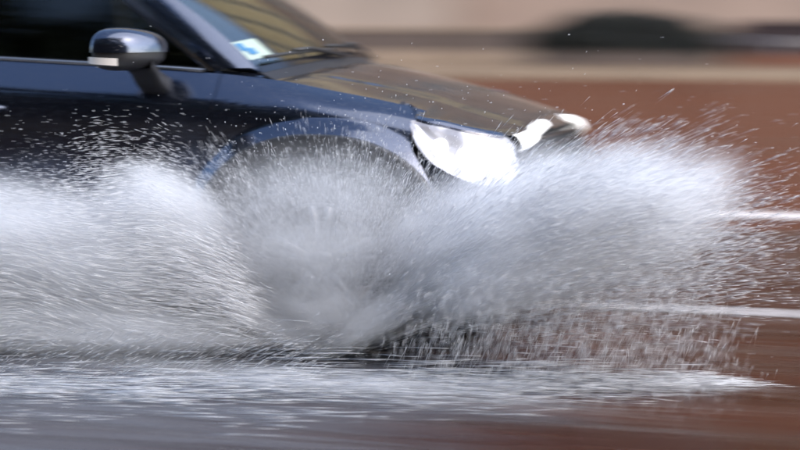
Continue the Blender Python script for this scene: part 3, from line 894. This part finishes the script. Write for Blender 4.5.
# wheels
def wheel(x, y, sgn):
    w = empty('wheel', (x, y, HUB), car)
    r = HUB
    tp = [(.228, -.10), (.245, -.108), (.29, -.112), (.325, -.104), (.340, -.088), (r - .001, -.06), (r, 0), (r - .001, .06), (.340, .088), (.325, .104), (.29, .112), (.245, .108), (.228, .10)]
    ty = lathe('tyre', tp, 64, M['rubber'], w)
    bm = bmesh.new()
    for k in range(64):
        a = 2 * math.pi * k / 64
        for yy in (-.055, .0, .055):
            m_ = Matrix.Rotation(-a, 3, 'Y')
            v0 = len(bm.verts)
            add_box(bm, (r - .006, yy - .02, -.011), (r + .003, yy + .02, .011))
            bm.verts.ensure_lookup_table()
            for v in bm.verts[v0:]: v.co = m_ @ v.co
    bm_obj('tread', bm, M['rubber'], ty)
    rim = lathe('rim', [(.19, sgn * -.09), (.205, sgn * -.02), (.208, sgn * .06), (.215, sgn * .092), (.232, sgn * .104), (.236, sgn * .100), (.232, sgn * .09), (.215, sgn * .075)], 64, M['alloy'], w)
    for k in range(5):
        bm = bmesh.new()
        a = 2 * math.pi * k / 5 + .3
        for da in (-.16, .16):
            A = Vector((.05 * math.cos(a + da * .6), sgn * .085, .05 * math.sin(a + da * .6))); B = Vector((.222 * math.cos(a + da), sgn * .094, .222 * math.sin(a + da)))
            tube(bm, [A, A.lerp(B, .5) + Vector((0, -sgn * .012, 0)), B], [.022, .017, .014], 8)
        bm_obj('spoke', bm, M['alloy'], rim, True)
    lathe('hub_cap', [(0, sgn * .104), (.03, sgn * .103), (.05, sgn * .096), (.062, sgn * .08), (.06, sgn * .05)], 32, M['alloy'], rim)
    lathe('brake_disc', [(.03, sgn * .02), (.15, sgn * .02), (.152, sgn * .0), (.03, 0)], 40, M['steel'], w)
for x in (0, RW):
    for sgn in (-1, 1): wheel(x, sgn * .775, sgn)

# interior: dashboard, steering wheel, seats, permit card
P = []
for s in np.linspace(-1, 1, 24):
    b = ws_pt(s * .97, .02)
    P.append([(b[0] - .01, b[1] * .97, b[2] - .035), (b[0] - .12, b[1] * .97, b[2] - .03), (-.62, s * .66, 1.035 + .02 * math.exp(-((s - .5) / .25) ** 2)), (-.68, s * .66, .98), (-.66, s * .66, .75), (-.5, s * .66, .55)])
dash = grid('dashboard', np.array(P), M['dash'], car, thick=.01)
bm = bmesh.new(); q = Matrix.Rotation(R(-68), 3, 'Y')
ring_ = [q @ Vector((.185 * math.cos(a), .185 * math.sin(a), 0)) + Vector((-.80, .36, .93)) for a in np.linspace(0, 2 * math.pi, 33)]
tube(bm, ring_, .014); tube(bm, [ring_[0], (-.80, .36, .93), ring_[16]], .014); tube(bm, [(-.80, .36, .93), (-.6, .36, .85)], .03)
bm_obj('steering_wheel', bm, M['interior'], car, True)
for yy in (-.36, .36):
    st = empty('seat', (0, 0, 0), car)
    box('seat_cushion', (-1.55, yy - .25, .42), (-1.05, yy + .25, .58), M['interior'], st, bev=.06, smooth=True)
    box('seat_back', (-1.72, yy - .24, .55), (-1.56, yy + .24, 1.17), M['interior'], st, bev=.06, rot=Matrix.Rotation(R(-14), 3, 'Y'), smooth=True)
    box('head_rest', (-1.83, yy - .13, 1.20), (-1.74, yy + .13, 1.37), M['interior'], st, bev=.04, smooth=True)
box('rear_bench', (-2.6, -.6, .42), (-2.1, .6, .95), M['interior'], car, bev=.08, smooth=True)
# permit card leaning inside the glass by the near pillar
def wsin(s, t, o=.012):
    p = ws_pt(s, t); return (p[0] - o * .5, p[1], p[2] - o)
pc = [[wsin(s, t) for t in np.linspace(.10, .22, 6)] for s in np.linspace(-.97, -.74, 8)]
card = grid('parking_permit', np.array(pc), M['paper'], windscreen, thick=.001)
for s0, s1, t0, t1 in ((-.955, -.90, .155, .205), (-.92, -.85, .125, .165)):
    grid('printed_mark', np.array([[wsin(s, t, .0085) for t in np.linspace(t0, t1, 3)] for s in np.linspace(s0, s1, 4)]), M['blue'], card, thick=.0008)

# ------------------------------------------------------------------ puddle
def pud_half(x):
    return 1.0
ang = np.linspace(0, 2 * math.pi, 120, endpoint=False)
nr = 60
V, F, RIM = [], [], []
def outline(a):
    c, s_ = math.cos(a), math.sin(a)
    rx, ry = 9.0, (4.5 if s_ < 0 else 4.6)
    w = 1 + .06 * math.sin(5 * a + .7) + .04 * math.sin(11 * a) + .03 * math.sin(23 * a + 2)
    return -0.55 + rx * w * c, -1.3 + ry * w * s_
hN = rng.random(4) * 6
for i in range(nr):
    f = (i + 1) / nr
    for a in ang:
        ox, oy = outline(a)
        x, y = -0.55 + (ox + .55) * f, -1.3 + (oy + 1.3) * f
        z = .008 + (1 - f ** 4) * (.006 + .006 * math.sin(2.1 * x + 9 * y + hN[0]) + .005 * math.sin(-1.2 * x + 17 * y + hN[1]) + .003 * math.sin(5 * x + 29 * y))
        V.append((x, y, z)); q = math.hypot((x + .6) / (2.0 if x > -.6 else 7.0), (y + 1.3) / (2.6 if y < -1.3 else 1.2)); RIM.append(1 - min(1, q) ** 2)
RIM.append(1.0)
V.append((-.55, -1.3, .014))
n = len(ang)
for i in range(nr - 1):
    for k in range(n):
        F.append((i * n + k, (i + 1) * n + k, (i + 1) * n + (k + 1) % n, i * n + (k + 1) % n))
for k in range(n): F.append((len(V) - 1, k, (k + 1) % n))
pud = mesh_obj('puddle', V, F, M['puddle'])
ra = pud.data.attributes.new('rim', 'FLOAT', 'POINT')
ra.data.foreach_set('value', RIM)
pud['kind'] = 'structure'

# ------------------------------------------------------------------ water splash (fine strands and drops)
def strands(name, pos, dirv, ln, rad, label, cat='splash'):
    n = len(pos)
    d = dirv / np.linalg.norm(dirv, axis=1)[:, None]
    a = np.cross(d, rng.normal(size=(n, 3))); a /= np.linalg.norm(a, axis=1)[:, None]
    b = np.cross(d, a)
    ln = ln[:, None]; rad = rad[:, None]
    V = np.empty((n, 5, 3), np.float32)
    V[:, 0] = pos - d * ln * .6
    for k in range(3):
        t = 2 * math.pi * k / 3
        V[:, 1 + k] = pos + d * ln * .15 + (a * math.cos(t) + b * math.sin(t)) * rad
    V[:, 4] = pos + d * ln * .4
    keep = V[:, :, 2].min(1) > .004
    V = V[keep]; n = len(V)
    tri = np.array([[0, 2, 1], [0, 3, 2], [0, 1, 3], [4, 1, 2], [4, 2, 3], [4, 3, 1]], np.int32)
    I = (np.arange(n, dtype=np.int32)[:, None, None] * 5 + tri[None]).ravel()
    me = bpy.data.meshes.new(name)
    me.vertices.add(5 * n); me.vertices.foreach_set('co', V.ravel())
    me.loops.add(18 * n); me.loops.foreach_set('vertex_index', I)
    me.polygons.add(6 * n); me.polygons.foreach_set('loop_start', np.arange(0, 18 * n, 3, dtype=np.int32))
    me.polygons.foreach_set('use_smooth', np.ones(6 * n, bool))
    me.update(calc_edges=True); me.materials.append(M['spray'])
    o = link(bpy.data.objects.new(name, me))
    return tag(o, label, cat, kind='stuff')

O = np.array([.08, -.92, .03])
def fan(n, th_mu, th_sd, r0, r1, rpow, out_mu, out_sd, droop=.0, jit=.10, l=(.012, .05), rd=(.0005, .0013), clump=0.0, fingers=0):
    """strands thrown radially from the tyre's contact; th: elevation angle from +X (deg) in the x-z plane"""
    if th_sd < 0: th = rng.uniform(th_mu + th_sd, th_mu - th_sd, n)
    else: th = rng.normal(th_mu, th_sd, n)
    if clump:                                                # fingers: angles gather in bundles
        th = th + clump * np.sin(th * 1.7 + 2.0) + .5 * clump * np.sin(th * 4.3 + 1.0)
    rmul = np.ones(n); fo = np.zeros(n)
    if fingers:                                              # ropes of water: bundles of strands close together
        fc = rng.normal(th_mu, th_sd, fingers) if th_sd > 0 else rng.uniform(th_mu + th_sd, th_mu - th_sd, fingers)
        k = rng.integers(0, fingers, n); th = fc[k] + rng.normal(size=n) * .9
        rmul = rng.uniform(.72, 1.08, fingers)[k]; fo = rng.normal(0, out_sd, fingers)[k]
    th = np.radians(th)
    r = r0 + (r1 - r0) * rng.random(n) ** rpow
    r = r * rmul
    if r1 > 1.0: r = r * np.interp(np.degrees(th), [37, 48, 70], [1, .74, .6])
    out = np.where(fingers > 0, out_mu + fo + rng.normal(size=n) * .02, rng.normal(out_mu, out_sd, n))                      # spread towards the viewer side of the car
    d = np.stack([np.cos(th), -np.abs(out) * .9, np.sin(th)], 1)
    pos = O + d * r[:, None] + rng.normal(size=(n, 3)) * np.array([.02, .03, .02])
    pos[:, 2] -= droop * r * r
    vel = d.copy(); vel[:, 2] -= 2 * droop * r
    vel += rng.normal(size=(n, 3)) * jit
    ln = rng.uniform(*l, n) ; rad = rng.uniform(*rd, n) * rng.choice([.7, 1, 1.5], n, p=[.5, .38, .12])
    return pos, vel, ln, rad
def cat_(*parts): return [np.concatenate(x) for x in zip(*parts)]

def blob(n, c, s, dmean, jit, l=(.015, .06), rd=(.0006, .0014), cut=None):
    pos = np.asarray(c) + rng.normal(size=(n, 3)) * np.asarray(s)
    if cut is not None: pos = pos[cut(pos)]
    n = len(pos)
    dm = dmean(pos) if callable(dmean) else np.tile(np.asarray(dmean, float), (n, 1))
    dm = dm / np.linalg.norm(dm, axis=1)[:, None]
    vel = dm + rng.normal(size=(n, 3)) * jit
    return pos, vel, rng.uniform(*l, n), rng.uniform(*rd, n) * rng.choice([.7, 1, 1.5], n, p=[.5, .38, .12])
radial = lambda p: (p - O) * np.array([1, .5, 1]) + np.array([0, 0, .02])

# front fan
front = cat_(
    fan(22000, 33, 3.6, .03, .80, .85, .16, .09, droop=.02, fingers=60, jit=.04, l=(.03, .12)),
    fan(24000, 33, 5.0, .25, 1.40, .85, .18, .12, droop=.06, fingers=140, jit=.04, l=(.03, .14)),
    fan(9000, 31, 6, .5, 1.45, .7, .18, .14, droop=.05),
    fan(13000, 32, 7, .6, 1.66, .9, .17, .13, droop=.06, fingers=140, jit=.05, l=(.03, .13), rd=(.0004, .0010)),
    blob(10000, (1.10, -1.15, .56), (.26, .16, .11), radial, .12, l=(.02, .09)),
    fan(6500, 25, 7, 1.0, 1.82, 1.4, .16, .10, droop=.05, fingers=90, l=(.02, .10), jit=.06, rd=(.0004, .0010)),
    blob(1600, (1.15, -1.2, .58), (.40, .2, .18), radial, .3, l=(.003, .010), rd=(.0008, .0026)),
)
strands('front_splash', *front, 'dense white fan of water thrown forward past the lit headlights')
mid = cat_(
    fan(11000, 90, -58, .08, .86, .5, .22, .14, jit=.14, l=(.010, .045), rd=(.0004, .0009), fingers=160),
    fan(6000, 55, 12, .3, .84, 1.0, .20, .12, jit=.12, l=(.010, .05), rd=(.0004, .0010), fingers=120),
    fan(5000, 132, 14, .2, .72, .9, .20, .12, jit=.16, l=(.015, .06), rd=(.0004, .0010), fingers=60),
    blob(1500, (.25, -1.15, .58), (.40, .12, .22), radial, .3, l=(.003, .007), rd=(.0008, .0022)),
)
strands('wheel_spray', *mid, 'thin veil of fine spray hanging in front of the front wheel')
# rear plume
def rear_top(x):     # upper envelope of the plume
    return np.interp(x, [-3.0, -1.6, -1.2, -.9, -.62, -.45, -.32, -.24, -.12], [.58, .64, .67, .71, .76, .75, .66, .54, .32])
n = 46000
x = -.14 - 2.6 * rng.random(n) ** 1.1 + rng.normal(size=n) * .035
zt = rear_top(x)
t = 1 - rng.random(n) ** .8
lump = 1 + .09 * np.sin(9 * x + 1.3) + .06 * np.sin(23 * x)
z = .06 + (zt * lump - .06) * np.clip(t + rng.normal(size=n) * .09, 0, 1.3)
keep = (z > np.interp(x, [-3, -1.3, -.9, -.2], [.03, .06, .12, .22]) * rng.uniform(.5, 1.3, n))
x, z = x[keep], z[keep]; n = len(x)
y = -1.0 - .30 * rng.random(n) - .12 * rng.random(n) * np.clip(-x, 0, 1.5) + rng.normal(size=n) * .05
vel = np.stack([np.full(n, -1.0), np.full(n, -.12), .32 - .55 * np.clip(-x - .4, 0, 1) + .25 * np.sin(7 * x + 5 * z)], 1) + rng.normal(size=(n, 3)) * .08
hi = np.clip(z / np.maximum(rear_top(x), .1), 0, 1.2)
plume = (np.stack([x, y, z], 1), vel, rng.uniform(.03, .13, n) * np.interp(hi, [.6, 1.0], [1, .3]), rng.uniform(.0005, .0012, n))
rear = cat_(
    plume,
    fan(24000, 149, 3.8, .03, .90, .85, .16, .09, jit=.04, fingers=80, l=(.03, .13)),
    fan(4500, 147, 9, .4, 1.0, 1.0, .16, .10, droop=.05, jit=.22, fingers=60, l=(.006, .030), rd=(.0004, .0012)),
    blob(1500, (-.75, -1.15, .66), (.35, .12, .10), radial, .3, l=(.003, .008), rd=(.0008, .0026)),
)
strands('rear_plume', *rear, 'broad white plume of water trailing along the car door')
# falling drops below the fan
n = 4500
x = .45 + 1.05 * rng.random(n) ** .8 + rng.normal(size=n) * .09; y = rng.uniform(-1.75, -1.0, n); z = .01 + .42 * rng.random(n) ** 1.1 * np.clip((1.75 - x) / .3, 0.2, 1)
fd1 = (np.stack([x, y, z], 1), np.stack([.28 * np.ones(n), -.1 * np.ones(n), -1.0 * np.ones(n)], 1) * np.array([[-1, 1, 1]]) * -1 + rng.normal(size=(n, 3)) * .16, rng.uniform(.03, .10, n), rng.uniform(.0004, .0009, n))
n = 3000
x = rng.uniform(-2.4, .2, n); y = rng.uniform(-1.7, -1.1, n); z = .01 + .17 * rng.random(n)
fd2 = (np.stack([x, y, z], 1), np.stack([1.0 * np.ones(n), -.1 * np.ones(n), .45 * np.ones(n)], 1) + rng.normal(size=(n, 3)) * .16, rng.uniform(.02, .08, n), rng.uniform(.0005, .0011, n))
strands('falling_drops', *cat_(fd1, fd2), 'sparse drops raining back from the splash onto the puddle')
# low wash rolling out over the road beside the wheels: streaks gathered in thin crests
n = 3600
x = -2.8 + 4.35 * rng.random(n) ** .62 + rng.normal(size=n) * .06
crest = rng.choice(9, n, p=[.36, .24, .15, .09, .06, .04, .03, .02, .01])
off = np.array([0, .07, -.09, .16, -.2, -.33, .26, -.48, -.64])[crest]
yc = np.interp(x, [-2.8, -.8, .2, 1.0, 1.6], [-2.0, -1.86, -1.60, -1.32, -1.02]) + off * np.interp(x, [-2.8, .2, 1.6], [1.2, 1.0, .25]) + .03 * np.sin(3 * x + crest * 2.1)
y = yc + rng.normal(size=n) * .05
z = .012 + np.abs(rng.normal(size=n)) ** 1.3 * np.interp(x, [-2.8, -.5, .6, 1.2, 1.6], [.018, .024, .040, .026, .008]) * (1 + .5 * np.sin(4 * x + 1) * np.sin(11 * x)) * np.where(crest < 4, 1, .4)
wash = (np.stack([x, y, z], 1), np.stack([np.ones(n), .12 * np.ones(n), .02 * np.ones(n)], 1) + rng.normal(size=(n, 3)) * np.array([.1, .05, .03]), rng.uniform(.08, .34, n), rng.uniform(.0005, .0012, n))
strands('bow_wash', *wash, 'low streaky wash of white water spreading over the road')

# mist: finest spray, as soft bodies of air full of droplets
def mist(name, c, r, rotz, tilt, dens, label, nscale=2.2, seed=0.0):
    me = bpy.data.meshes.new(name); bm = bmesh.new()
    bmesh.ops.create_icosphere(bm, subdivisions=3, radius=1.0); bm.to_mesh(me); bm.free()
    o = link(bpy.data.objects.new(name, me)); o.location = c; o.scale = r; o.rotation_euler = (0, -R(tilt), R(rotz))
    m = bpy.data.materials.new(name); m.use_nodes = True
    nt = m.node_tree; nt.nodes.clear(); L = nt.links.new
    out = nt.nodes.new('ShaderNodeOutputMaterial'); pv = nt.nodes.new('ShaderNodeVolumePrincipled')
    pv.inputs['Color'].default_value = (0.975, 0.985, 1.0, 1); pv.inputs['Anisotropy'].default_value = 0.0
    tc = nt.nodes.new('ShaderNodeTexCoord')
    ln = nt.nodes.new('ShaderNodeVectorMath'); ln.operation = 'LENGTH'; L(tc.outputs['Object'], ln.inputs[0])
    mr = nt.nodes.new('ShaderNodeMapRange'); mr.interpolation_type = 'SMOOTHSTEP'
    mr.inputs['From Min'].default_value = 1.0; mr.inputs['From Max'].default_value = 0.15; L(ln.outputs['Value'], mr.inputs['Value'])
    mp = nt.nodes.new('ShaderNodeMapping'); mp.inputs['Scale'].default_value = (1, .8, 1.3); mp.inputs['Location'].default_value = (seed, seed, 0); L(tc.outputs['Object'], mp.inputs['Vector'])
    n = nt.nodes.new('ShaderNodeTexNoise'); n.inputs['Scale'].default_value = nscale; n.inputs['Detail'].default_value = 3; L(mp.outputs['Vector'], n.inputs['Vector'])
    nr_ = nt.nodes.new('ShaderNodeMapRange'); nr_.inputs['From Min'].default_value = 0.35; nr_.inputs['From Max'].default_value = 0.65; nr_.inputs['To Min'].default_value = 0.25; L(n.outputs['Fac'], nr_.inputs['Value'])
    mu = nt.nodes.new('ShaderNodeMath'); mu.operation = 'MULTIPLY'; L(mr.outputs[0], mu.inputs[0]); L(nr_.outputs[0], mu.inputs[1])
    m2 = nt.nodes.new('ShaderNodeMath'); m2.operation = 'MULTIPLY'; m2.inputs[1].default_value = dens; L(mu.outputs[0], m2.inputs[0])
    L(m2.outputs[0], pv.inputs['Density']); L(pv.outputs[0], out.inputs['Volume'])
    me.materials.append(m)
    return tag(o, label, 'mist', kind='stuff')
mist('front_mist', (1.04, -1.18, .56), (.68, .26, .28), 0, 18, 24.0, 'soft white mist inside the forward splash')
mist('nose_mist', (.66, -1.06, .57), (.52, .18, .22), 0, 28, 22.0, 'soft mist drifting across the grille beside the near headlight', 2.2, 9.0)
mist('band_mist', (.48, -1.06, .31), (.62, .11, .085), 0, 33, 48.0, 'soft band of mist rising from the tyre into the forward splash')
mist('rear_mist', (-1.45, -1.18, .40), (1.25, .24, .34), 0, 0, 24.0, 'soft white mist inside the trailing plume', 3.0, 3.0)
mist('plume_head_mist', (-.52, -1.12, .53), (.34, .16, .23), 0, -25, 30.0, 'soft white head of the trailing plume behind the wheel', 2.4, 4.0)
mist('tyre_mist', (-.30, -1.05, .25), (.50, .11, .08), 0, -31, 48.0, 'soft band of mist rising from the tyre into the trailing plume', 2.5, 6.0)
mist('wheel_mist', (.08, -1.10, .50), (.60, .15, .38), 0, 0, 11.0, 'faint mist veiling the front wheel', 2.5, 5.0)
mist('trail_mist', (-1.1, -1.25, .13), (1.3, .18, .13), 0, 0, 22.0, 'thin grey mist under the trailing plume above the puddle', 3.0, 11.0)
mist('wash_mist', (.10, -1.58, .05), (1.60, .16, .06), -10, 0, 3.0, 'thin low mist lying over the wash beside the car', 4.0, 8.0)
mist('plume_body_mist', (-.85, -1.16, .36), (.55, .18, .28), 0, 0, 22.0, 'soft grey-white mist in the thick of the trailing plume', 2.6, 14.0)
mist('fan_mist', (.90, -1.14, .43), (.56, .20, .19), 0, 24, 32.0, 'soft white mist in the lower half of the forward splash', 2.4, 17.0)
mist('apex_mist', (.10, -1.08, .20), (.32, .12, .17), 0, 0, 14.0, 'pale mist bursting up from the tyre contact', 2.4, 20.0)
